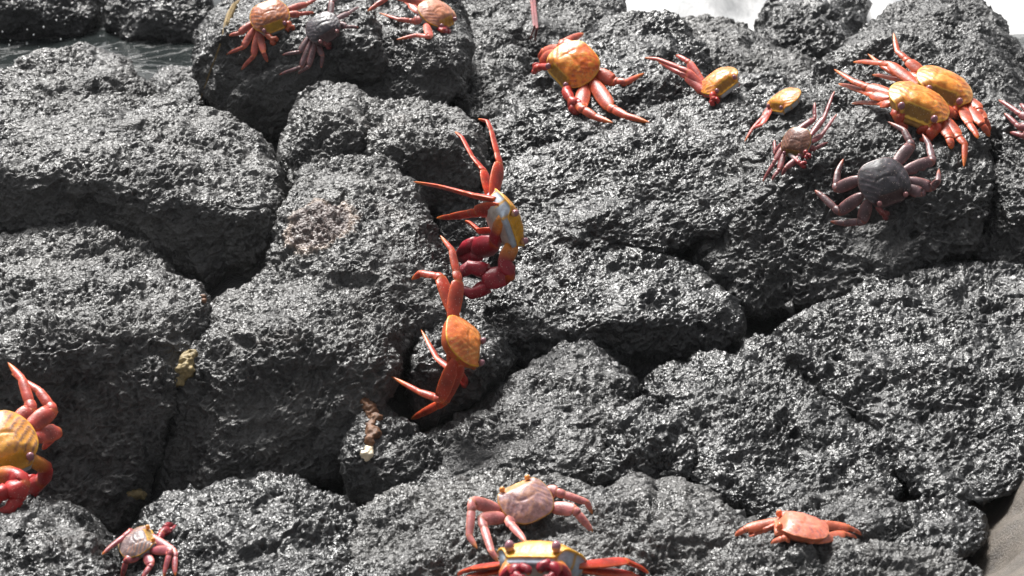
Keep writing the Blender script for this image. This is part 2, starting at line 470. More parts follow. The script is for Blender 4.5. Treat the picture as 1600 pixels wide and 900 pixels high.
def hull_mesh(pts, thick, under=.07):
    if isinstance(pts[0], list):                  # a boulder of several blocks grown together
        bm = bmesh.new()
        for q in pts:
            me = hull_mesh(q, thick, under)
            bm.from_mesh(me)
            bpy.data.meshes.remove(me)
        me = bpy.data.meshes.new('t')
        bm.to_mesh(me)
        bm.free()
        return me
    ys = [q[1] for q in pts]
    y0, y1 = min(ys), max(ys)
    front = np.array([P(x, y, d + under * max(0, (y - y0) / (y1 - y0) - .5) / .5) for x, y, d in pts])   # fronts lean in towards the foot
    c = front.mean(0)
    back = c + 0.72 * (front - c) + FWD * thick + np.array([0, 0, -0.05])
    low = front - np.array([0, 0, 0.02]) + FWD * thick * 0.45
    bm = bmesh.new()
    for p in np.vstack([front, low, back]):
        bm.verts.new(p)
    r = bmesh.ops.convex_hull(bm, input=bm.verts[:])
    bmesh.ops.delete(bm, geom=[g for g in set(r['geom_interior'] + r['geom_unused']) if isinstance(g, bmesh.types.BMVert)], context='VERTS')
    me = bpy.data.meshes.new('t')
    bm.to_mesh(me)
    bm.free()
    return me

def remeshed(me, voxel):
    o = bpy.data.objects.new('t', me)
    COL.objects.link(o)
    md = o.modifiers.new('r', 'REMESH')
    md.mode = 'VOXEL'
    md.voxel_size = voxel
    dg = bpy.context.evaluated_depsgraph_get()
    ev = o.evaluated_get(dg)
    m2 = ev.to_mesh()
    m2.calc_loop_triangles()
    V = np.empty(len(m2.vertices) * 3, np.float32)
    m2.vertices.foreach_get('co', V)
    F = np.empty(len(m2.loop_triangles) * 3, np.int32)
    m2.loop_triangles.foreach_get('vertices', F)
    ev.to_mesh_clear()
    bpy.data.objects.remove(o)
    bpy.data.meshes.remove(me)
    return V.reshape(-1, 3).astype(np.float64), F.reshape(-1, 3).astype(np.int64)

def laplace(V, F, it, lam=0.5):
    E = np.unique(np.sort(np.concatenate([F[:, :2], F[:, 1:], F[:, [2, 0]]]), 1), axis=0)
    deg = np.bincount(E.ravel(), minlength=len(V))[:, None]
    for _ in range(it):
        S = np.zeros_like(V)
        for c in range(3):
            S[:, c] = np.bincount(E[:, 0], V[E[:, 1], c], len(V)) + np.bincount(E[:, 1], V[E[:, 0], c], len(V))
        V = V + lam * (S / deg - V)
    return V

def shape_noise(V, N, seed):
    """lumps, broken corners and ledges of a boulder"""
    q = V + seed * 3.17
    w = np.stack([perlin(q / 0.09 + 5), perlin(q / 0.09 + 55), perlin(q / 0.09 + 105)], 1)
    qw = q + w * 0.03
    h = perlin(q / 0.15) * 0.008
    h -= (worley(qw / 0.11) - 0.5) * 0.016                      # blocky bulges
    h -= (1 - sstep(0.0, 0.10, np.abs(perlin(qw / 0.12 + 31)))) * 0.007   # creases
    h += perlin(q / 0.045 + 7) * 0.005
    return V + N * h[:, None]

def crust_noise(V, N, seed, fine, kind):
    """vesicles, crinkles and blisters of the lava skin"""
    q = (V + seed * 1.3) / (0.72 + 0.45 * ((seed * 0.618) % 1))
    w = np.stack([perlin(q / 0.018 + 5), perlin(q / 0.018 + 55), perlin(q / 0.018 + 105)], 1)
    qw = q + w * 0.006
    amt = 0.5 + 0.8 * sstep(-0.4, 0.4, perlin(q / 0.08 + 41) + 0.4 * perlin(q / 0.025 + 43))
    h = perlin(q / 0.032) * 0.0060 + (0.3 - np.abs(perlin(q / 0.023 + 61))) * 0.0050
    bw = q + w * 0.008 + np.stack([perlin(q / 0.05 + 15), perlin(q / 0.05 + 65), perlin(q / 0.05 + 115)], 1) * 0.03
    lv, gap = blocks(bw / 0.085)
    h += (lv - 0.5) * 0.006                                     # broken faces at different levels
    h -= (1 - sstep(0.0, 0.05, gap)) * 0.003 * (perlin(q / 0.1 + 3) > 0)   # some of their joints open as cracks
    lv, gap = blocks(bw / 0.032 + 9)
    h += (lv - 0.5) * 0.0022
    h += (0.3 - np.abs(perlin(qw / 0.014 + 3))) * 0.0036 * amt
    h += perlin(qw / 0.0072 + 19) * 0.0032 * amt
    h += (0.3 - np.abs(perlin(qw / 0.0047 + 13))) * 0.0036 * amt
    pit = worley(qw / (0.0062 if kind != 'wet' else 0.0075))
    patch = sstep(-0.2, 0.35, perlin(q / 0.03 + 77))
    h -= (1 - sstep(0.15, 0.5, pit)) * 0.0042 * patch * amt
    big = worley(q / 0.05 + 17)
    h -= (1 - sstep(0.05, 0.13, big)) * 0.006
    h += perlin(qw / 0.0034 + 29) * 0.0016 * amt
    return V + N * (h * fine * 0.85)[:, None]

VOX = 0.0125
LEAN = {k: v for k, v in ((next(i for i, q in enumerate(BOULDERS) if q[0].startswith(t)), v) for t, v in (
    ('wide rough grey', .02), ('wet slanting', .0), ('large dark boulder filling', .0), ('black weedy', .0), ('low black rock', .0), ('broad dark', .08), ('flat pitted', .11), ('glossy boulder under', .08), ('smooth grey wet', .02)))}
base = []
for i, (label, kind, thick, fine, pts) in enumerate(BOULDERS):
    V, F = remeshed(hull_mesh(pts, thick, LEAN.get(i, .06)), VOX)
    V = laplace(V, F, 2)
    V = shape_noise(V, normals(V, F), i)
    base.append((V, F, normals(V, F)))

# which triangles can be seen from the photograph's place or a step beside it
from mathutils.bvhtree import BVHTree
allV = np.vstack([b[0] for b in base])
off = np.cumsum([0] + [len(b[0]) for b in base])
allF = np.vstack([b[1] + off[i] for i, b in enumerate(base)])
bvh = BVHTree.FromPolygons(allV.tolist(), allF.tolist())
EYES = [Vector(CAMP + d * RIGHT + u * UP) for d, u in ((0, 0), (-0.45, 0), (0.45, 0), (0, 0.25))]

def seen(V, F, N, eyes, mx, my, face, tol):
    c = V[F].mean(1)
    n = N[F].mean(1)
    x, y, d = project(c)
    inb = (x > -mx) & (x < 1600 + mx) & (y > -my) & (y < 900 + my)
    sel = np.zeros(len(F), bool)
    for eye in eyes:
        e = np.array(eye)
        v = e - c
        L = np.linalg.norm(v, axis=1)
        ok = inb & ((n * v).sum(1) / L > face) & ~sel
        for k in np.nonzero(ok)[0]:
            dv = Vector(c[k]) - eye
            hit = bvh.ray_cast(eye, dv.normalized(), L[k])
            if hit[0] is None or hit[3] > L[k] - tol:
                sel[k] = True
    return sel

for i, (label, kind, thick, fine, pts) in enumerate(BOULDERS):
    V, F, N = base[i]
    s1 = seen(V, F, N, EYES[:1], 25, 25, -0.12, 0.02)
    s2 = s1 | seen(V, F, N, EYES[1:], 110, 90, -0.1, 0.02)
    V, N, F, sel = refine(V, N, F, s2)
    # keep the mark of the near-view faces by position after the first split
    x, y, d = project(V[F].mean(1))
    tri = F[sel]
    s1b = np.zeros(len(F), bool)
    s1b[np.nonzero(sel)[0]] = seen(V, tri, N, EYES[:1], 25, 25, -0.2, 0.025)
    sel = s1b
    for _ in range(2):
        V, N, F, sel = refine(V, N, F, sel)
    V = crust_noise(V, N, i, fine, kind)
    o = link('lava_boulder', mesh_np('lava_boulder', V, F), ROCKMAT[kind], label=label, category='boulder',
             group='black lava boulders piled on the shore')
    ROCKS.append(o)
del base, allV, allF, bvh

# ------------------------------------------------------------------ rubble bed, water, surf, sand
def grid(x0, x1, y0, y1, step, zf):
    nx, ny = int((x1 - x0) / step) + 1, int((y1 - y0) / step) + 1
    X, Y = np.meshgrid(np.linspace(x0, x1, nx), np.linspace(y0, y1, ny))
    V = np.stack([X.ravel(), Y.ravel(), np.zeros(X.size)], 1)
    V[:, 2] = zf(V)
    I = np.arange(nx * ny).reshape(ny, nx)
    F = np.stack([I[:-1, :-1], I[:-1, 1:], I[1:, 1:], I[1:, :-1]], -1).reshape(-1, 4)
    return V, F

def bed_z(V):
    y = V[:, 1]
    z = -0.10 + 0.15 * sstep(2.2, 2.9, y) - 0.45 * sstep(3.35, 3.8, y)
    z += perlin(V / 0.12) * 0.03 + perlin(V / 0.05 + 9) * 0.012
    z -= 0.12 * sstep(0.35, 0.5, V[:, 0]) * (1 - sstep(2.3, 2.5, y))
    return z
V, F = grid(-2.2, 2.2, 1.6, 4.4, 0.012, bed_z)
link('rock_bed', mesh_np('rock_bed', V, F), MAT_DAMP, kind='structure')

m, n, l, b = new_mat('sea_water')
b.inputs['Base Color'].default_value = (0.018, 0.022, 0.022, 1)
b.inputs['Roughness'].default_value = 0.06
b.inputs['IOR'].default_value = 1.33
tc = n.new('ShaderNodeTexCoord')
w1 = noise(n, l, tc.outputs['Object'], 9, 4, 0.55, 0.4)
bp = n.new('ShaderNodeBump')
bp.inputs['Strength'].default_value = 0.5
bp.inputs['Distance'].default_value = 0.03
l.new(w1.outputs['Fac'], bp.inputs['Height'])
l.new(bp.outputs['Normal'], b.inputs['Normal'])
MAT_SEA = m
fo = noise(n, l, tc.outputs['Object'], 3.0, 6, 0.62, 1.2)
fr = ramp(n, [(0.485, (0, 0, 0)), (0.5, (0.35,) * 3), (0.515, (0, 0, 0))])
l.new(fo.outputs['Fac'], fr.inputs['Fac'])
fm = n.new('ShaderNodeMix')
fm.data_type = 'RGBA'
l.new(fr.outputs['Color'], fm.inputs['Factor'])
fm.inputs['A'].default_value = (0.018, 0.022, 0.022, 1)
fm.inputs['B'].default_value = (0.5, 0.5, 0.5, 1)
l.new(fm.outputs['Result'], b.inputs['Base Color'])
me = mesh_np('sea_water', [(-600, 3.3, 0), (600, 3.3, 0), (600, 1200, 0), (-600, 1200, 0)], [(0, 1, 2, 3)], False)
link('sea_water', me, MAT_SEA, kind='structure')

m, n, l, b = new_mat('surf_foam')
tc = n.new('ShaderNodeTexCoord')
a = noise(n, l, tc.outputs['Object'], 14, 6, 0.7, 0.6)
r = ramp(n, [(0.35, (0.42, 0.43, 0.44)), (0.6, (0.9, 0.9, 0.9))])
l.new(a.outputs['Fac'], r.inputs['Fac'])
l.new(r.outputs['Color'], b.inputs['Base Color'])
b.inputs['Roughness'].default_value = 0.7
b.inputs['Subsurface Weight'].default_value = 0.2
b.inputs['Subsurface Radius'].default_value = (0.02, 0.02, 0.02)
MAT_FOAM = m
def foam_z(V):
    h = perlin(V / 0.5) * 0.05 + (0.5 - np.abs(perlin(V / 0.16 + 4))) * 0.05 + perlin(V / 0.05) * 0.012
    edge = sstep(0.0, 0.3, V[:, 0] + 0.25 * perlin(V / 0.4 + 9)) * sstep(3.72, 4.1, V[:, 1])
    return -0.06 + (0.10 + h + 0.1 * sstep(3.9, 4.6, V[:, 1])) * edge
V, F = grid(-0.4, 5, 3.7, 8, 0.03, foam_z)
link('surf', mesh_np('surf', V, F), MAT_FOAM, kind='stuff', label='overexposed white surf foaming beyond the rocks at the top', category='surf')

m, n, l, b = new_mat('wet_sand')
tc = n.new('ShaderNodeTexCoord')
a = noise(n, l, tc.outputs['Object'], 60, 6, 0.7)
r = ramp(n, [(0.3, (0.05, 0.042, 0.034)), (0.7, (0.15, 0.125, 0.1))])
l.new(a.outputs['Fac'], r.inputs['Fac'])
l.new(r.outputs['Color'], b.inputs['Base Color'])
b.inputs['Roughness'].default_value = 0.4
sg = noise(n, l, tc.outputs['Object'], 420, 4, 0.7)
bp = n.new('ShaderNodeBump')
bp.inputs['Strength'].default_value = 0.7
bp.inputs['Distance'].default_value = 0.003
l.new(sg.outputs['Fac'], bp.inputs['Height'])
l.new(bp.outputs['Normal'], b.inputs['Normal'])
MAT_SAND = m
def sand_z(V):
    return -0.035 + 0.07 * sstep(0.48, 0.6, V[:, 0] + 0.04 * perlin(V / 0.07) + 0.45 * (2.36 - V[:, 1])) + perlin(V / 0.03) * 0.006 + perlin(V / 0.1) * 0.012
V, F = grid(0.3, 1.0, 1.9, 2.75, 0.008, sand_z)
link('sand', mesh_np('sand', V, F), MAT_SAND, kind='structure')
#CRABS#
# ------------------------------------------------------------------ crabs
DG = bpy.context.evaluated_depsgraph_get()
DG.update()

def _stain():
    h, _ = hit(495, 345)
    MAT_DRY.node_tree.nodes['stain_centre'].inputs[1].default_value = tuple(P(495, 345, h))

def hit(x, y):
    """point of the rock surface behind a pixel, as distance along the view axis"""
    r = ray(x, y)
    ok, loc, nor, idx, ob, mt = SC.ray_cast(DG, Vector(CAMP), Vector(r).normalized())
    if not ok:
        return None, None
    return (np.array(loc) - CAMP) @ FWD, np.array(nor)

_stain()

def lin(r, g, b):
    f = lambda c: (c / 255 / 12.92) if c / 255 <= 0.04045 else ((c / 255 + 0.055) / 1.055) ** 2.4
    return np.array([f(r), f(g), f(b)])

def crab_material():
    m, n, l, b = new_mat('crab_shell')
    at = n.new('ShaderNodeAttribute')
    at.attribute_name = 'Col'
    tc = n.new('ShaderNodeTexCoord')
    a = noise(n, l, tc.outputs['Object'], 110, 7, 0.72, 0.5)
    r = ramp(n, [(0.3, (0.62, 0.56, 0.54)), (0.5, (1.0, 0.98, 0.98)), (0.72, (1.3, 1.3, 1.3))])
    l.new(a.outputs['Fac'], r.inputs['Fac'])
    mx = n.new('ShaderNodeMix')
    mx.data_type, mx.blend_type = 'RGBA', 'MULTIPLY'
    mx.inputs['Factor'].default_value = 1
    l.new(at.outputs['Color'], mx.inputs['A'])
    l.new(r.outputs['Color'], mx.inputs['B'])
    sp = n.new('ShaderNodeTexVoronoi')
    sp.inputs['Scale'].default_value = 330
    l.new(tc.outputs['Object'], sp.inputs['Vector'])
    sr = ramp(n, [(0.10, (0.55,) * 3), (0.2, (0, 0, 0))])
    l.new(sp.outputs['Distance'], sr.inputs['Fac'])
    m5 = n.new('ShaderNodeMix')
    m5.data_type = 'RGBA'
    l.new(sr.outputs['Color'], m5.inputs['Factor'])
    l.new(mx.outputs['Result'], m5.inputs['A'])
    m5.inputs['B'].default_value = (0.62, 0.5, 0.42, 1)
    l.new(m5.outputs['Result'], b.inputs['Base Color'])
    b.inputs['Roughness'].default_value = 0.38
    b.inputs['Specular IOR Level'].default_value = 0.5
    b.inputs['Subsurface Weight'].default_value = 0.06
    b.inputs['Subsurface Radius'].default_value = (0.004, 0.0015, 0.001)
    b.inputs['Subsurface Scale'].default_value = 1.0
    b1 = noise(n, l, tc.outputs['Object'], 240, 5, 0.7)
    bp = n.new('ShaderNodeBump')
    bp.inputs['Strength'].default_value = 0.5
    bp.inputs['Distance'].default_value = 0.001
    l.new(b1.outputs['Fac'], bp.inputs['Height'])
    l.new(bp.outputs['Normal'], b.inputs['Normal'])
    return m
MAT_CRAB = crab_material()
m, n, l, b = new_mat('crab_eye')
at = n.new('ShaderNodeAttribute')
at.attribute_name = 'Col'
l.new(at.outputs['Color'], b.inputs['Base Color'])
b.inputs['Roughness'].default_value = 0.15
MAT_EYE = m

HALF = [(0, .43), (.12, .432), (.25, .425), (.30, .388), (.385, .335), (.462, .225), (.492, .1), (.5, -.03), (.475, -.17), (.41, -.31), (.31, -.41), (.18, -.455), (0, -.465)]
def outline(n=72):
    pts = HALF + [(-x, y) for x, y in HALF[-2:0:-1]]
    pts = np.array(pts)
    k = len(pts)
    out = []
    for i in range(k):
        p0, p1, p2, p3 = pts[i - 1], pts[i], pts[(i + 1) % k], pts[(i + 2) % k]
        for t in np.linspace(0, 1, 8, endpoint=False):
            out.append(0.5 * ((2 * p1) + (p2 - p0) * t + (2 * p0 - 5 * p1 + 4 * p2 - p3) * t * t + (-p0 + 3 * p1 - 3 * p2 + p3) * t ** 3))
    out = np.array(out)
    d = np.r_[0, np.cumsum(np.linalg.norm(np.diff(np.vstack([out, out[:1]]), axis=0), axis=1))]
    q = np.linspace(0, d[-1], n, endpoint=False)
    o2 = np.vstack([out, out[:1]])
    return np.stack([np.interp(q, d, o2[:, 0]), np.interp(q, d, o2[:, 1])], 1)

class Shell:
    def __init__(s):
        s.V, s.F, s.C = [], [], []
    def add(s, V, F, C):
        o = len(s.V)
        s.V += [tuple(v) for v in V]
        s.C += [tuple(c) for c in C]
        s.F += [tuple(i + o for i in f) for f in F]
    def rings(s, R, C, cap=True):
        n = len(R[0])
        V = [v for r in R for v in r]
        Cc = [q for c in C for q in c]
        F = []
        for i in range(len(R) - 1):
            for j in range(n):
                a, b = i * n + j, i * n + (j + 1) % n
                F.append((a, b, b + n, a + n))
        if cap:
            V += [np.mean(R[0], 0), np.mean(R[-1], 0)]
            Cc += [C[0][0], C[-1][0]]
            p, q = len(V) - 2, len(V) - 1
            L = (len(R) - 1) * n
            for j in range(n):
                F.append((p, (j + 1) % n, j))
                F.append((q, L + j, L + (j + 1) % n))
        s.add(V, F, Cc)

def unit(v):
    return v / (np.linalg.norm(v) + 1e-12)

def body_local(pal, rng, deep=1.0):
    """carapace and underside of one crab, carapace one unit wide, facing +y"""
    O = outline()
    n = len(O)
    prof = [(s, None) for s in np.linspace(0.04, 1, 26)] + \
           [(1.016, -.008), (1.012, -.020), (.975, -.030), (.955, -.065), (.935, -.12), (.89, -.18), (.78, -.25), (.6, -.295), (.3, -.31), (.02, -.31)]
    prof = [(q, z if z is None else z * deep) for q, z in prof]
    V, C = [], []
    ph = rng.rand() * 6
    MOT = [perlin(np.stack([O[:, 0] * s * f + ph * 3, O[:, 1] * s * f, np.full(n, ph)], 1)) for s, _ in prof for f in (8,)]
    MOT2 = [perlin(np.stack([O[:, 0] * s * 21 + ph * 3, O[:, 1] * s * 21, np.full(n, ph)], 1)) for s, _ in prof]
    for k, (s, zz) in enumerate(prof):
        for j in range(n):
            x, y = O[j] * s
            ax = abs(x)
            fr = float(sstep(.18, .43, y)) * float(1 - sstep(.27, .42, ax))
            if zz is None:
                z = .120 * (1 - s ** 2.1) - .14 * fr ** 1.5
                z -= .03 * ax * 2 * float(sstep(.1, .45, ax))
                z += .010 * math.cos(x * 52) * float(sstep(.27, .34, y)) * float(1 - sstep(.2, .27, ax))   # lobes over the brow
                z -= .010 * math.exp(-((y + .05 - 1.2 * x * x) / .03) ** 2) * float(1 - sstep(.16, .26, ax))  # groove of the back
                z -= .008 * math.exp(-((ax - .2 - .15 * y) / .025) ** 2) * float(1 - sstep(.1, .3, abs(y)))
                z += .012 * MOT[k][j]
                lines = math.sin((y * .8 + ax * .75) * 62 + ph + 1.2 * MOT[k][j])
                z += .005 * lines * float(sstep(.12, .4, ax))
                # colour
                t = float(sstep(-.42, .38, y + .08 * math.sin(7 * x + ph)))
                c = pal['back'] * (1 - t) + pal['front'] * t
                st = float(sstep(.2, .85, lines)) * float(sstep(.06, .26, ax)) * .95
                c = c * (1 - st) + pal['streak'] * st
                mot = float(sstep(.0, .35, MOT[k][j] * .7 + MOT2[k][j] * .6))
                c = c * (1 - .7 * mot) + pal['mottle'] * .7 * mot
                if y > .27 and ax < .25:
                    pl = float(sstep(.27, .30, y))
                    c = c * (1 - pl) + pal['plate'] * pl
                    if y > .41 or ax > .228 or y < .29:
                        c = pal['rim']
                if s > .975:
                    c = pal['rim']
            else:
                sc = s + .07 * fr if zz < -.04 else s
                x, y = O[j] * min(sc, 1.014)
                rim_z = .0 - .14 * fr ** 1.5 - .03 * abs(O[j][0]) * 2 * float(sstep(.1, .45, abs(O[j][0])))
                z = zz + rim_z * float(1 - sstep(.12, .26, -zz))
                if k < 28:
                    c = pal['rim']
                else:
                    phi = abs(math.degrees(math.atan2(O[j][0], O[j][1])))
                    c = pal['flank']
                    if min(abs(phi - 38), abs(phi - 66), abs(phi - 100)) < 3.0:
                        c = pal['rim'] * .8
                    if phi < 20 and -.26 < zz < -.13:
                        c = pal['flank'] * .75
                    if zz < -.24 * deep:
                        c = pal['under']
            V.append((x, y, z))
            C.append(c)
    F = []
    for k in range(len(prof) - 1):
        for j in range(n):
            a, b = k * n + j, k * n + (j + 1) % n
            F.append((a, a + n, b + n, b))
    V.append((0, 0, .120)); C.append(C[0])
    V.append((0, 0, -.31 * deep)); C.append(pal['under'])
    p, q = len(V) - 2, len(V) - 1
    L = (len(prof) - 1) * n
    for j in range(n):
        F.append((p, j, (j + 1) % n))
        F.append((q, L + (j + 1) % n, L + j))
    return np.array(V), F, np.array(C)

SOCKETS = [(s * x, y, -.15) for s in (-1, 1) for x, y in ((.40, .20), (.44, .06), (.41, -.10), (.32, -.25))]
CLAWS = [(-.28, .30, -.18), (.28, .30, -.18)]

def tube(shell, P3, spec, nrm, view, nseg=14, edge=None):
    """spec: (segment index, fraction, half width, half thickness, colour)"""
    P3 = [np.asarray(p, float) for p in P3]
    segd = [unit(P3[i + 1] - P3[i]) for i in range(len(P3) - 1)]
    R, C = [], []
    prev = None
    for (i, t, a, b, c) in spec:
        p = P3[i] * (1 - t) + P3[i + 1] * t
        d = segd[i]
        if t > .93 and i + 1 < len(segd):
            d = unit(segd[i] + segd[i + 1])
        elif t < .04 and i > 0:
            d = unit(segd[i - 1] + segd[i])
        w = np.cross(d, unit(nrm * .55 + view * .45))
        if np.linalg.norm(w) < .15:
            w = np.cross(d, UP)
        w = unit(w)
        if prev is not None and w @ prev < 0:
            w = -w
        prev = w
        h = unit(np.cross(w, d))
        R.append([p + w * a * math.cos(q) + h * b * math.sin(q) * (abs(math.sin(q)) ** .8) for q in np.linspace(0, 2 * math.pi, nseg, endpoint=False)])
        ec = c if edge is None else c * .45 + edge * .55
        C.append([c * .86 * (1 - abs(math.cos(q)) ** 5) + ec * 1.1 * abs(math.cos(q)) ** 5 for q in np.linspace(0, 2 * math.pi, nseg, endpoint=False)])
    shell.rings(R, C)

def leg(shell, P3, W, pal, nrm, view, k=1.0):
    L, J, T = pal['leg'], pal['joint'], pal['tip']
    g = W * k
    D = pal['legdark']
    if len(P3) == 3:
        P3 = [P3[0], P3[1], P3[1] * .28 + P3[2] * .72 + nrm * .02 * W, P3[2]]
    sp = [(0, .0, .045, .040, J), (0, .06, .062, .042, L), (0, .14, .084, .044, L), (0, .35, .112, .045, L), (0, .6, .120, .044, D), (0, .8, .114, .042, L),
          (0, .93, .100, .040, L), (0, .96, .088, .036, J), (1, .0, .060, .034, J),
          (1, .025, .074, .038, L), (1, .12, .076, .038, L), (1, .25, .070, .036, D), (1, .275, .058, .030, J), (1, .30, .066, .034, L), (1, .5, .068, .033, L),
          (1, .75, .064, .031, D), (1, .94, .058, .029, L), (1, .985, .048, .025, J)]
    m = len(P3) - 1
    for i in range(2, m - 1):
        sp += [(i, .05, .056, .030, L), (i, .5, .055, .030, L), (i, .95, .050, .028, L)]
    i = m - 1
    sp += [(i, .06, .052, .027, L), (i, .35, .047, .025, L), (i, .55, .040, .022, L * .6 + T * .4), (i, .75, .028, .018, T), (i, .92, .014, .011, T), (i, 1.0, .003, .003, T * .6)]
    tube(shell, P3, [(a, t, w * g, h * g, c) for a, t, w, h, c in sp], nrm, view, edge=pal['edge'])

def claw(shell, P3, W, pal, nrm, view, k=1.0, spread=.5):
    """arm, wrist, swollen palm and two curved fingers"""
    c, cd, w0 = pal['claw'], pal['clawtip'], pal['clawbase']
    g = W * k
    B, E, Wr, T = P3
    d = unit(T - Wr)
    mid = Wr + (T - Wr) * .52
    tube(shell, [B, E, Wr, mid], [(0, 0, .06 * g, .06 * g, w0), (0, .2, .09 * g, .075 * g, w0), (0, .7, .10 * g, .08 * g, w0 * .5 + c * .5), (0, .95, .085 * g, .07 * g, c),
         (1, .08, .09 * g, .075 * g, c), (1, .5, .105 * g, .09 * g, c), (1, .9, .08 * g, .07 * g, c),
         (2, .0, .075 * g, .065 * g, pal['joint']), (2, .12, .10 * g, .085 * g, c), (2, .45, .135 * g, .10 * g, c), (2, .8, .13 * g, .095 * g, c), (2, 1.0, .085 * g, .07 * g, c)], nrm, view)
    side = unit(np.cross(d, unit(nrm * .3 + view * .7)))
    for sg, th in ((1, .085), (-1, .072)):
        a = mid + side * sg * .07 * g - d * .05 * g
        m = mid + (T - mid) * .5 + side * sg * (.055 + spread * .13) * g
        t = T + side * sg * spread * .10 * g
        tube(shell, [a, m, t], [(0, 0, th * g, th * g, c), (0, .5, th * 1.05 * g, th * g, c), (1, .0, th * g * .95, th * .9 * g, c), (1, .5, th * .75 * g, th * .7 * g, cd),
             (1, .9, th * .45 * g, th * .45 * g, cd), (1, 1.0, th * .2 * g, th * .2 * g, pal['tip'])], nrm, view, 10)

def eyeball(W, fx, fy, parent, frame, C, col):
    bm = bmesh.new()
    bmesh.ops.create_uvsphere(bm, u_segments=14, v_segments=10, radius=1)
    me = bpy.data.meshes.new('eye')
    bm.to_mesh(me)
    bm.free()
    R, Fd, N = frame
    V = np.empty(len(me.vertices) * 3)
    me.vertices.foreach_get('co', V)
    V = V.reshape(-1, 3)
    sx = 1 if fx > 0 else -1
    cz = -.02
    loc = np.stack([fx + V[:, 0] * .055, fy + V[:, 1] * .055, cz + V[:, 2] * .068], 1) * W
    wv = loc[:, :1] * R + loc[:, 1:2] * Fd + loc[:, 2:] * N
    me.vertices.foreach_set('co', wv.ravel().astype(np.float32))
    ca = me.color_attributes.new('Col', 'FLOAT_COLOR', 'POINT')
    cc = np.ones((len(V), 4), np.float32)
    cc[:, :3] = col
    cc[V[:, 2] < -.35, :3] = col * .8 + np.array([.3, .2, .02])
    ca.data.foreach_set('color', cc.ravel())
    me.polygons.foreach_set('use_smooth', np.full(len(me.polygons), True))
    link('eye', me, MAT_EYE, parent)

def palette(back, front, legc, claw=None, streak=None, mottle=None, plate=(200, 140, 30), rim=(225, 165, 40), flank=(190, 198, 205), under=(200, 190, 180),
            tip=(225, 120, 40), eye=(150, 105, 115), clawtip=None, clawbase=None):
    q = lambda c: lin(*c)
    p = dict(back=q(back), front=q(front), leg=q(legc), plate=q(plate), rim=q(rim), flank=q(flank), under=q(under), tip=q(tip), eye=q(eye))
    p['streak'] = q(streak) if streak else p['back'] * .6
    p['mottle'] = q(mottle) if mottle else p['front'] * .75
    p['claw'] = q(claw) if claw else p['leg']
    p['clawtip'] = q(clawtip) if clawtip else p['claw'] * .8
    p['clawbase'] = q(clawbase) if clawbase else p['claw']
    p['edge'] = p['leg'] * .5 + p['tip'] * .7
    p['joint'] = p['leg'] * .35 + p['tip'] * .5
    p['legdark'] = p['leg'] * .62
    return p

PAL = {
 'orange': palette((230, 104, 32), (238, 138, 40), (202, 80, 56), claw=(190, 60, 50), streak=(190, 84, 45), mottle=(242, 165, 60), plate=(170, 120, 30), rim=(236, 180, 60)),
 'yellow': palette((232, 126, 45), (232, 146, 50), (204, 84, 52), claw=(196, 68, 35), streak=(168, 88, 45), mottle=(236, 176, 80), plate=(150, 104, 18), rim=(240, 188, 70), flank=(196, 150, 88), clawbase=(225, 130, 40)),
 'blueface': palette((225, 130, 40), (225, 160, 50), (205, 58, 40), claw=(158, 24, 44), streak=(200, 140, 90), plate=(222, 160, 25), rim=(235, 175, 45), flank=(185, 198, 212), clawbase=(235, 150, 60), clawtip=(135, 22, 42), tip=(235, 130, 40)),
 'ember': palette((222, 112, 62), (228, 140, 48), (200, 72, 50), streak=(235, 165, 90), mottle=(225, 120, 50), claw=(185, 55, 45), clawbase=(170, 190, 205), flank=(205, 95, 50), plate=(225, 150, 45), under=(190, 110, 70)),
 'rust': palette((190, 105, 65), (150, 95, 70), (185, 88, 78), streak=(120, 85, 80), mottle=(205, 120, 60), plate=(180, 140, 30), claw=(190, 90, 60), clawbase=(185, 190, 190)),
 'coal': palette((74, 72, 78), (62, 60, 66), (112, 84, 90), streak=(95, 85, 92), mottle=(48, 46, 50), plate=(80, 60, 62), rim=(95, 70, 70), flank=(90, 80, 85), under=(100, 90, 90), tip=(180, 95, 70), claw=(140, 70, 70), eye=(160, 110, 110)),
 'plum': palette((128, 88, 80), (120, 85, 65), (150, 78, 84), streak=(165, 115, 95), mottle=(95, 65, 60), plate=(120, 95, 40), rim=(180, 135, 60), tip=(190, 100, 70), claw=(170, 55, 60), clawbase=(180, 185, 185)),
 'rose': palette((178, 138, 138), (168, 138, 140), (206, 126, 126), streak=(140, 112, 118), mottle=(200, 150, 125), plate=(190, 150, 110), rim=(205, 150, 60), flank=(170, 120, 90), tip=(215, 140, 80), eye=(228, 150, 80)),
 'slate': palette((140, 122, 122), (128, 116, 118), (175, 84, 96), streak=(185, 135, 110), mottle=(105, 92, 95), plate=(160, 130, 70), rim=(220, 165, 50), claw=(150, 35, 48), eye=(225, 150, 70)),
 'salmon': palette((222, 122, 98), (215, 130, 108), (218, 112, 82), streak=(170, 110, 110), mottle=(225, 140, 110), flank=(212, 118, 84), rim=(228, 132, 92), plate=(214, 120, 90), under=(200, 110, 80), eye=(225, 120, 80)),
 'brick': palette((226, 118, 48), (228, 148, 55), (205, 88, 82), streak=(170, 92, 60), mottle=(235, 175, 70), plate=(160, 110, 25), claw=(195, 50, 45), clawbase=(215, 130, 40)),
 'big': palette((232, 150, 60), (232, 168, 70), (208, 84, 72), streak=(112, 84, 78), mottle=(165, 112, 78), plate=(196, 148, 30), claw=(192, 48, 46), clawbase=(230, 150, 50)),
}

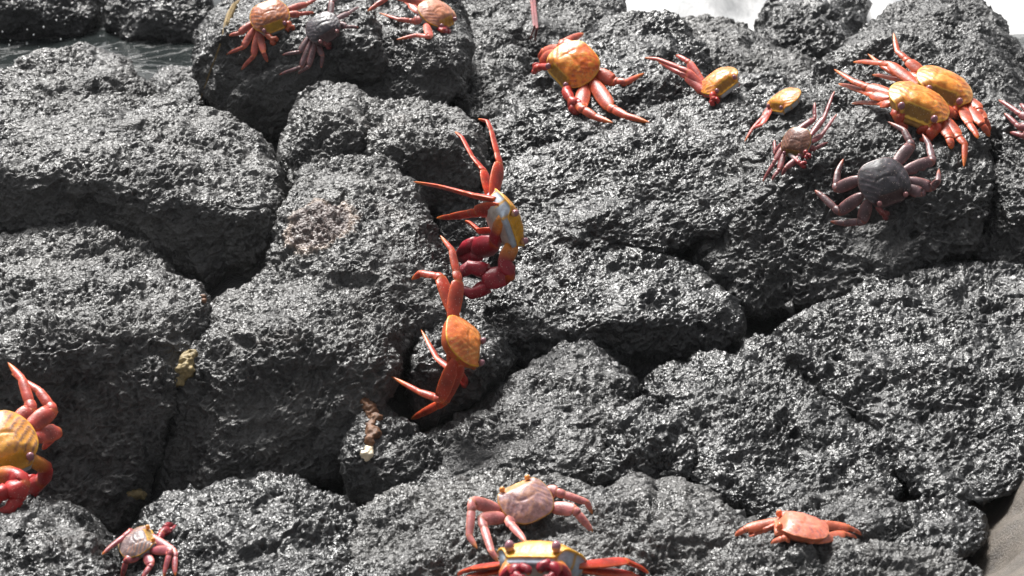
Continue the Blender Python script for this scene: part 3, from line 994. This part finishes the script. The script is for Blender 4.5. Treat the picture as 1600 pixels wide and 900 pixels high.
def make_crab(label, pal, c, wp, F, N, legs=(), claws=(), d=None, clear=.40, k=1.0, lift=.10, eyes=True, seed=0, tuck=88, deep=1.0, reach=None):
    pal = PAL[pal]
    rng = np.random.RandomState(seed + 3)
    hd, _ = hit(*c)
    if d is None:
        d = hd
        d = d - clear * wp * d / FPX
    W = wp * d / FPX
    C = P(c[0], c[1], d)
    Nw = unit(camvec(N))
    Fw = camvec(F)
    Fw = unit(Fw - Nw * (Fw @ Nw))
    Rw = np.cross(Fw, Nw)
    view = unit(CAMP - C)
    sh = Shell()
    BV, BF, BC = body_local(pal, rng, deep)
    sh.add((BV[:, :1] * Rw + BV[:, 1:2] * Fw + BV[:, 2:] * Nw) * W, BF, BC)
    loc = lambda q: (q[0] * Rw + q[1] * Fw + q[2] * Nw) * W
    # keep the underside clear of the rock behind it
    if clear is not None:
        viol = []
        for q in [(x * .9, y * .9, -.2) for x, y in HALF[::2]] + [(-x * .9, y * .9, -.2) for x, y in HALF[2::2]] + [(0, 0, -.3)]:
            w3 = C + loc(q)
            x_, y_, dd = project(w3)
            h, _ = hit(x_, y_)
            if h is not None:
                viol.append(dd - h + .03 * W)
        v = np.percentile(viol, tuck) if viol else 0
        if v > 0:
            d = d - v
            W = wp * d / FPX
            C = P(c[0], c[1], d)
            sh = Shell()
            sh.add((BV[:, :1] * Rw + BV[:, 1:2] * Fw + BV[:, 2:] * Nw) * W, BF, BC)
    def joints(base3, px, reach=None):
        D0 = (base3 - CAMP) @ FWD
        ht, _ = hit(*px[-1])
        far, near = d + 1.1 * W, d - 1.2 * W
        Dt = D0 + .3 * W if ht is None else min(max(ht - .002, near), far)
        if reach is not None:
            Dt = d - reach * W
        bx, by, _ = project(base3)
        pts = [(bx, by)] + list(px)
        cl = np.r_[0, np.cumsum([math.hypot(pts[i + 1][0] - pts[i][0], pts[i + 1][1] - pts[i][1]) for i in range(len(pts) - 1)])]
        Ds = [D0]
        for i in range(1, len(pts)):
            t = cl[i] / cl[-1]
            D = D0 + (Dt - D0) * t
            if i < len(pts) - 1:
                D -= lift * W * math.sin(math.pi * t)
                h, _ = hit(*pts[i])
                if h is not None:
                    D = min(D, h - .07 * W)
            Ds.append(D)
        for _ in range(4):                      # lift the segments that would run through rock
            for i in range(len(pts) - 1):
                last = i == len(pts) - 2
                for t in ((.2, .45, .7) if last else (.2, .5, .8, 1.0)):
                    x_, y_ = pts[i][0] * (1 - t) + pts[i + 1][0] * t, pts[i][1] * (1 - t) + pts[i + 1][1] * t
                    h, _ = hit(x_, y_)
                    if h is None:
                        continue
                    v = Ds[i] * (1 - t) + Ds[i + 1] * t - (h - .05 * W)
                    if v > 0:
                        if i > 0:
                            Ds[i] -= v * (1 - t) * 1.2
                        Ds[i + 1] -= v * t * (1.0 if last else 1.2)
        out = [base3] + [P(pts[i][0], pts[i][1], Ds[i]) for i in range(1, len(pts))]
        return [q - C for q in out]
    free = list(SOCKETS)
    for L in legs:
        px = L[1:]
        bx, by = L[0]
        best = min(free, key=lambda s: math.hypot(*(np.array(project(C + loc(s))[:2]) - (bx, by))))
        free.remove(best)
        j = joints(C + loc(best), px)
        leg(sh, j, W, pal, Nw, view, k)
    freec = list(CLAWS)
    for q in claws:
        kk = q[0]
        sp = q[1]
        px = q[3:]
        bx, by = q[2]
        best = min(freec, key=lambda s: math.hypot(*(np.array(project(C + loc(s))[:2]) - (bx, by))))
        freec.remove(best)
        j = joints(C + loc(best), px, reach)
        claw(sh, j, W, pal, Nw, view, kk, sp)
    me = bpy.data.meshes.new('crab')
    me.from_pydata(sh.V, [], sh.F)
    ca = me.color_attributes.new('Col', 'FLOAT_COLOR', 'POINT')
    cc = np.ones((len(sh.V), 4), np.float32)
    cc[:, :3] = np.array(sh.C) * .86
    ca.data.foreach_set('color', cc.ravel())
    me.polygons.foreach_set('use_smooth', np.full(len(me.polygons), True))
    o = link('crab', me, MAT_CRAB, label=label, category='crab', group='crabs scattered over the lava boulders')
    o.location = C
    if eyes:
        for s in (-1, 1):
            eyeball(W, s * .275, .385, o, (Rw, Fw, Nw), C, pal['eye'])
    return o

# label, palette, centre pixel, carapace width in pixels, facing and up directions (right, up, towards the viewer), legs, claws
CRABS = [
 dict(label='orange-brown crab facing down at the top edge, left of the dark grey crab', pal='rust', c=(421, 24), wp=62, F=(.35, -.75, .5), N=(-.1, .5, .85), k=.8,
  legs=[[(392, 28), (373, 52), (358, 56)], [(391, 47), (380, 74), (354, 85)], [(398, 52), (396, 88), (377, 109)], [(408, 56), (412, 82), (418, 97)],
        [(450, 5), (480, 6), (498, -3)], [(452, 14), (468, 22), (491, 20)]],
  claws=[(.8, .2, (415, 50), (418, 55), (424, 60), (432, 66)), (.8, .2, (447, 28), (450, 35), (452, 40), (455, 48))]),
 dict(label='dark grey crab at the top edge, touching the orange-brown crab', pal='coal', c=(504, 42), wp=56, F=(.42, -.65, .5), N=(-.25, .45, .85), k=.75,
  legs=[[(478, 58), (468, 81), (441, 86)], [(482, 68), (470, 105), (436, 117)], [(487, 70), (482, 104), (466, 115)], [(497, 72), (504, 88), (502, 106)],
        [(505, 20), (518, 2), (541, -8)], [(525, 24), (545, 20), (561, 11)], [(527, 38), (541, 42), (560, 43)]],
  claws=[(.7, .2, (505, 65), (506, 66), (509, 70), (517, 72))]),
 dict(label='pink-orange crab at the top edge with pale blue flank, facing right', pal='rose2', c=(684, 19), wp=62, F=(.75, -.55, .35), N=(.35, .62, .65), k=1.0,
  legs=[[(662, 4), (642, 8), (622, -5)], [(660, 14), (646, 33), (622, 30), (592, 20)], [(667, 24), (671, 57), (650, 55), (619, 62)], [(655, 0), (612, -8), (574, 18)]],
  claws=[(.8, .2, (684, 35), (684, 44), (690, 48), (702, 45))]),
 dict(label='reddish brown crab above the top edge, only its thin hanging legs in view', pal='plum', c=(850, -48), wp=50, F=(.7, .5, .3), N=(0, .6, .8), k=.7,
  legs=[[(838, -35), (830, -8), (835, 42), (826, 68)], [(845, -30), (834, -2), (839, 45), (834, 70)]], claws=[]),
 dict(label='big bright orange crab with outspread red legs on a glossy boulder', pal='orange', c=(895, 99), wp=82, F=(-.75, -.45, .35), N=(-.12, .42, .9), k=1.25,
  legs=[[(936, 97), (959, 128), (978, 129), (1007, 114)], [(935, 121), (953, 168), (978, 181), (1016, 192)], [(928, 125), (907, 168), (930, 183), (958, 192)],
        [(905, 68), (877, 69), (912, 52)], [(895, 72), (849, 82), (842, 92)], [(880, 78), (846, 94), (856, 102)]],
  claws=[(1.0, .2, (895, 128), (884, 142), (892, 156), (908, 174)), (.8, .2, (854, 104), (848, 104), (842, 106), (833, 108))]),
 dict(label='orange crab with red legs in the notch below the sloping grey rock', pal='brick', c=(1122, 124), wp=64, F=(.5, -.5, .7), N=(-.48, .72, .5), k=.95,
  legs=[[(1098, 102), (1076, 97), (1056, 86)], [(1094, 112), (1074, 111), (1026, 92), (1007, 90)], [(1094, 118), (1072, 120), (1040, 102), (1029, 97)],
        [(1108, 138), (1092, 141), (1078, 130)], [(1142, 120), (1150, 128), (1155, 136)]],
  claws=[(.8, .3, (1118, 140), (1113, 146), (1113, 152), (1119, 163))]),
 dict(label='small yellow-orange crab on the ridge just above the plum-coloured crab', pal='brick', c=(1224, 153), wp=56, F=(-.7, -.55, .4), N=(-.45, .75, .45), k=.9,
  legs=[[(1207, 170), (1195, 180), (1171, 207)], [(1204, 175), (1190, 195), (1176, 200), (1163, 222)]], claws=[(.6, .3, (1206, 170), (1200, 178), (1196, 182), (1186, 196))]),
 dict(label='small plum-coloured crab with thin legs, left of the large grey crab', pal='plum', c=(1243, 222), wp=52, F=(-.3, -.85, .15), N=(-.55, .3, .76), k=.85,
  legs=[[(1252, 198), (1273, 185), (1273, 160)], [(1258, 203), (1288, 183), (1304, 142)], [(1262, 215), (1284, 211), (1308, 178)], [(1262, 225), (1272, 233), (1294, 222)],
        [(1228, 225), (1212, 250), (1192, 284)], [(1230, 245), (1218, 264), (1206, 282)], [(1232, 250), (1228, 262), (1222, 274)], [(1224, 225), (1211, 240), (1210, 219)]],
  claws=[(.7, .3, (1255, 230), (1258, 236), (1260, 240), (1264, 248)), (.7, .3, (1245, 250), (1246, 252), (1250, 256), (1260, 258))]),
 dict(label='yellow crab behind its twin on the right boulder, one leg raised high', pal='yellow', c=(1478, 130), wp=94, F=(-.2, -.55, .8), N=(.32, .74, .56), k=1.0, seed=4,
  legs=[[(1450, 105), (1419, 95), (1402, 80), (1396, 51)], [(1437, 114), (1404, 118), (1380, 104), (1356, 84)], [(1437, 124), (1415, 127), (1363, 117)], [(1437, 110), (1390, 100), (1333, 97)],
        [(1510, 143), (1529, 168), (1534, 190)], [(1512, 165), (1532, 192), (1546, 214)], [(1505, 170), (1512, 190), (1528, 217)], [(1515, 155), (1537, 185), (1546, 206)]],
  claws=[(.7, .3, (1490, 160), (1492, 168), (1492, 172), (1488, 180))]),
 dict(label='yellow-orange crab in front of its twin with orange claws tucked under it', pal='yellow', c=(1438, 156), wp=100, F=(-.22, -.55, .8), N=(.3, .75, .56), k=1.0, seed=9,
  legs=[[(1395, 137), (1356, 136), (1332, 126), (1303, 108)], [(1395, 148), (1363, 148), (1310, 131)], [(1400, 157), (1380, 161), (1331, 162)],
        [(1478, 180), (1496, 212), (1508, 226), (1506, 262)], [(1470, 187), (1483, 214), (1486, 233)], [(1478, 165), (1490, 178), (1496, 187)]],
  claws=[(.9, .4, (1405, 168), (1400, 176), (1400, 182), (1420, 194)), (.95, .4, (1455, 185), (1464, 196), (1460, 206), (1436, 213))]),
 dict(label='large charcoal grey crab with purple legs on the right boulder', pal='coal', c=(1382, 283), wp=82, F=(.35, -.85, .3), N=(.05, .35, .93), k=1.05, clear=.36,
  legs=[[(1395, 250), (1424, 226), (1412, 203), (1387, 190)], [(1415, 252), (1457, 251), (1451, 225), (1441, 209)], [(1418, 272), (1456, 293), (1466, 282), (1467, 263)], [(1420, 285), (1440, 303), (1443, 296)],
        [(1345, 275), (1306, 295), (1309, 268), (1318, 248)], [(1338, 300), (1311, 331), (1273, 297)], [(1345, 308), (1347, 346), (1318, 349), (1297, 346)]],
  claws=[(.6, .2, (1375, 325), (1376, 330), (1380, 334), (1388, 338))]),
 dict(label='crab at the right edge, only its pinkish legs in view', pal='plum', c=(1646, 195), wp=70, F=(.2, -.7, .6), N=(0, .5, .86), k=.9,
  legs=[[(1610, 178), (1594, 178), (1560, 156)], [(1612, 203), (1592, 198), (1569, 177)], [(1615, 210), (1598, 212), (1578, 207)], [(1612, 175), (1604, 172), (1594, 162)]], claws=[]),
 dict(label='crab with pale blue face and dark crimson claws clinging head-down to the rock', pal='blueface', c=(797, 338), wp=100, F=(.36, -.47, .80), N=(.86, .46, -.22), k=1.15, d=2.84, deep=1.05,
  legs=[[(777, 290), (781, 256), (768, 205), (762, 190), (747, 186)], [(765, 293), (757, 268), (738, 245), (722, 215), (711, 206)], [(770, 300), (742, 306), (690, 292), (646, 284)], [(770, 320), (745, 332), (705, 339), (682, 341)], [(773, 350), (750, 362), (727, 345)]],
  claws=[(1.4, .1, (780, 350), (777, 362), (776, 378), (714, 402)), (1.6, .6, (787, 395), (788, 410), (796, 432), (716, 440))]),
 dict(label='orange crab with yellow-edged shell climbing beside the dark hollow', pal='ember', c=(729, 531), wp=90, F=(.684, -.547, -.47), N=(.68, .52, .51), k=1.2, d=2.66,
  legs=[[(712, 483), (716, 438), (706, 390), (688, 368)], [(700, 483), (688, 432), (657, 427), (643, 437)], [(704, 545), (712, 583), (683, 560), (658, 515)], [(705, 575), (688, 624), (655, 612), (611, 588)],
        [(702, 600), (693, 628), (642, 655)]],
  claws=[(.6, .1, (715, 560), (720, 575), (722, 585), (728, 604))]),
 dict(label='large orange and yellow crab cut by the left edge, red claws below its face', pal='big', c=(-2, 690), wp=118, F=(.5, -.72, .45), N=(.12, .6, .79), k=1.1, d=2.53,
  legs=[[(-12, 648), (50, 640), (34, 592), (12, 566)], [(5, 660), (82, 640), (60, 610), (18, 584)], [(25, 678), (92, 672), (66, 702)]],
  claws=[(1.1, .3, (50, 715), (74, 732), (66, 752), (34, 768)), (1.3, .3, (5, 745), (24, 742), (36, 756), (-8, 798))]),
 dict(label='small purple-red crab with grey striped shell at the bottom left', pal='slate', c=(213, 845), wp=64, F=(.8, .42, -.1), N=(-.35, .72, .6), k=1.1,
  legs=[[(212, 838), (202, 832), (159, 867)], [(220, 866), (198, 874), (190, 908)], [(235, 870), (236, 882), (222, 906)], [(245, 862), (266, 860), (256, 902)], [(248, 860), (273, 864), (274, 900)]],
  claws=[(1.1, .3, (245, 845), (250, 840), (252, 834), (272, 820))]),
 dict(label='pinkish grey crab seen from behind near the bottom centre', pal='rose', c=(822, 780), wp=86, F=(-.5, .65, -.45), N=(.12, .58, .8), k=1.15, clear=.5,
  legs=[[(787, 803), (738, 784), (733, 838), (746, 858)], [(803, 808), (752, 811), (768, 862), (779, 879)], [(835, 812), (795, 816), (822, 848)],
        [(850, 768), (870, 769), (917, 785), (926, 803)], [(862, 795), (898, 797), (926, 832)]], claws=[]),
 dict(label='crab at the bottom edge facing the viewer with a pale blue and yellow face', pal='blueface', c=(848, 866), wp=138, F=(-.3, .35, .89), N=(.1, .93, -.36), k=.95, d=2.28, seed=5, deep=1.15, reach=.85,
  legs=[[(920, 880), (977, 876), (1000, 886), (1014, 896)], [(925, 890), (985, 897), (1016, 915)], [(785, 884), (745, 887), (715, 899)], [(785, 890), (740, 900), (705, 915)]],
  claws=[(.9, .3, (872, 890), (884, 900), (872, 886), (846, 898)), (.8, .3, (800, 890), (788, 902), (800, 888), (824, 900))]),
 dict(label='flattened salmon-orange crab facing left on the foreground rocks', pal='salmon', c=(1253, 818), wp=92, F=(-.92, .22, .0), N=(.2, .93, .32), k=.9, clear=.3, deep=.65,
  legs=[[(1212, 826), (1166, 826), (1148, 838)], [(1268, 828), (1215, 822), (1250, 846)], [(1300, 832), (1318, 833), (1339, 841)], [(1290, 830), (1270, 838), (1262, 848)], [(1240, 832), (1226, 840), (1204, 850)], [(1296, 826), (1326, 824), (1346, 836)]],
  claws=[(.6, .2, (1210, 822), (1200, 826), (1190, 830), (1170, 836))]),
]
PAL['olive'] = palette((176, 120, 50), (170, 130, 50), (165, 62, 60), streak=(140, 100, 70), plate=(150, 120, 35))
PAL['rose2'] = palette((205, 138, 112), (200, 130, 95), (214, 108, 98), streak=(170, 120, 110), mottle=(210, 150, 120), claw=(165, 40, 50))
for i, cr in enumerate(CRABS):
    cr.setdefault('seed', i)
    make_crab(**cr)

# ------------------------------------------------------------------ flotsam
def flot_mat(name, lo, hi, rough=.6, scale=180):
    m, n, l, b = new_mat(name)
    tc = n.new('ShaderNodeTexCoord')
    a = noise(n, l, tc.outputs['Object'], scale, 5, .7)
    r = ramp(n, [(.3, tuple(lo)), (.7, tuple(hi))])
    l.new(a.outputs['Fac'], r.inputs['Fac'])
    l.new(r.outputs['Color'], b.inputs['Base Color'])
    b.inputs['Roughness'].default_value = rough
    bp = n.new('ShaderNodeBump')
    bp.inputs['Strength'].default_value = .6
    bp.inputs['Distance'].default_value = .002
    l.new(a.outputs['Fac'], bp.inputs['Height'])
    l.new(bp.outputs['Normal'], b.inputs['Normal'])
    return m
MAT_STALK = flot_mat('dried_stalk', lin(85, 70, 40), lin(150, 125, 75))
MAT_WEED = flot_mat('rusty_weed', lin(62, 40, 26), lin(130, 88, 56))
MAT_SHELL = flot_mat('shell', lin(215, 195, 160), lin(240, 228, 205), .4)
MAT_CORAL = flot_mat('coral_chip', lin(95, 82, 50), lin(175, 155, 110))

def lump(name, mat, pxs, radii, label, category, seed=0, flat=.7, out=-.15):
    """a knobbly piece lying along a line of pixels on the rock"""
    pts = []
    for (x, y), r in zip(pxs, radii):
        h, nn = hit(x, y)
        pts.append((P(x, y, h - r * out), r))
    c0 = sum(p for p, _ in pts) / len(pts)
    bm = bmesh.new()
    for p, r in pts:
        bmesh.ops.create_icosphere(bm, subdivisions=3, radius=r, matrix=Matrix.Translation(Vector(p - c0)))
    me = bpy.data.meshes.new('t')
    bm.to_mesh(me)
    bm.free()
    V, F = remeshed(me, min(radii) * .3)
    V = laplace(V, F, 2)
    N = normals(V, F)
    q = V + seed * 5.1
    rm = float(np.mean(radii))
    V = V + N * (perlin(q / (rm * 1.1)) * rm * .45 + perlin(q / (rm * .4)) * rm * .22)[:, None]
    o = link(name, mesh_np(name, V, F), mat, label=label, category=category)
    o.location = c0
    return o

lump('coral_chip', MAT_CORAL, [(297, 556), (292, 568), (288, 580), (281, 593), (276, 603)], [.008, .010, .010, .007, .004],
     'knobbly yellowish coral chip wedged in the crack between two black boulders', 'coral', 1)
lump('coral_chip', MAT_CORAL, [(207, 772), (214, 771), (221, 773)], [.006, .0065, .005], 'small tan pebble-like chip in the shadow below the large left boulders', 'coral', 2)
lump('shell', MAT_SHELL, [(573, 711), (577, 704)], [.0065, .0055], 'small cream white shell below the rusty seaweed', 'shell', 3)
lump('seaweed', MAT_WEED, [(317, 465), (318, 467), (319, 470)], [.0035, .0035, .003], 'tiny orange-brown scrap at the tip of the dark triangular gap', 'debris', 4)
lump('seaweed', MAT_WEED, [(572, 628), (576, 638), (580, 648), (586, 656), (579, 666), (583, 678), (577, 690)], [.0065, .008, .0085, .0075, .007, .008, .006],
     'rusty brown scrap of seaweed hanging beside the dark hollow', 'seaweed', 5)

def strand(name, mat, pxs, radii, label, category):
    c0 = None
    sh = Shell()
    ctr = []
    for x, y in pxs:
        h, _ = hit(x, y)
        ctr.append(P(x, y, h - .004))
    c0 = ctr[0].copy()
    spec = []
    for i in range(len(ctr) - 1):
        for t in (0, .5):
            r = radii[i] * (1 - t) + radii[i + 1] * t
            spec.append((i, t, r, r, np.ones(3)))
    spec.append((len(ctr) - 2, 1.0, radii[-1], radii[-1], np.ones(3)))
    tube(sh, [c - c0 for c in ctr], spec, UP, -FWD, 8)
    me = bpy.data.meshes.new(name)
    me.from_pydata(sh.V, [], sh.F)
    o = link(name, me, mat, label=label, category=category)
    o.location = c0
strand('dried_stalk', MAT_STALK, [(373, 1), (366, 8), (359, 22), (354, 37), (349, 52), (343, 72), (336, 92), (328, 112), (320, 136), (313, 156)],
       [.0015, .004, .0048, .0042, .0014, .0012, .0012, .001, .001, .0008], 'thin yellowish dried stalk hanging down the left flank of the crab-covered back boulder', 'stalk')

# spray thrown up over the channel
bm = bmesh.new()
rg = random.Random(5)
for _ in range(150):
    x, y, d = rg.uniform(-40, 420), rg.uniform(-30, 120), rg.uniform(3.5, 3.95)
    p = P(x, y, d)
    r = rg.uniform(.0006, .0016)
    M = Matrix.Translation(Vector(p)) @ Matrix.Diagonal((r, r, r * rg.uniform(1, 1.8), 1))
    bmesh.ops.create_icosphere(bm, subdivisions=1, radius=1, matrix=M)
me = bpy.data.meshes.new('spray')
bm.to_mesh(me)
bm.free()
link('spray', me, MAT_FOAM, kind='stuff', label='white spray droplets flying over the water channel', category='spray')

# sea mist hanging over the shore
x0, x1, y0, y1, z0, z1 = -620, 620, -4.0, 1215, -1.6, 1.8
hv = [(x, y, z) for z in (z0, z1) for y in (y0, y1) for x in (x0, x1)]
hf = [(0, 2, 3, 1), (4, 5, 7, 6), (0, 1, 5, 4), (2, 6, 7, 3), (0, 4, 6, 2), (1, 3, 7, 5)]
m, n, l, b = new_mat('sea_mist')
n.remove(b)
pv = n.new('ShaderNodeVolumePrincipled')
pv.inputs['Color'].default_value = (0.95, 0.97, 1, 1)
pv.inputs['Density'].default_value = 0.0014
l.new(pv.outputs['Volume'], n['Material Output'].inputs['Volume'])
link('haze', mesh_np('haze', hv, hf, False), m, kind='stuff', label='thin pale sea mist over the rocks and surf', category='mist')
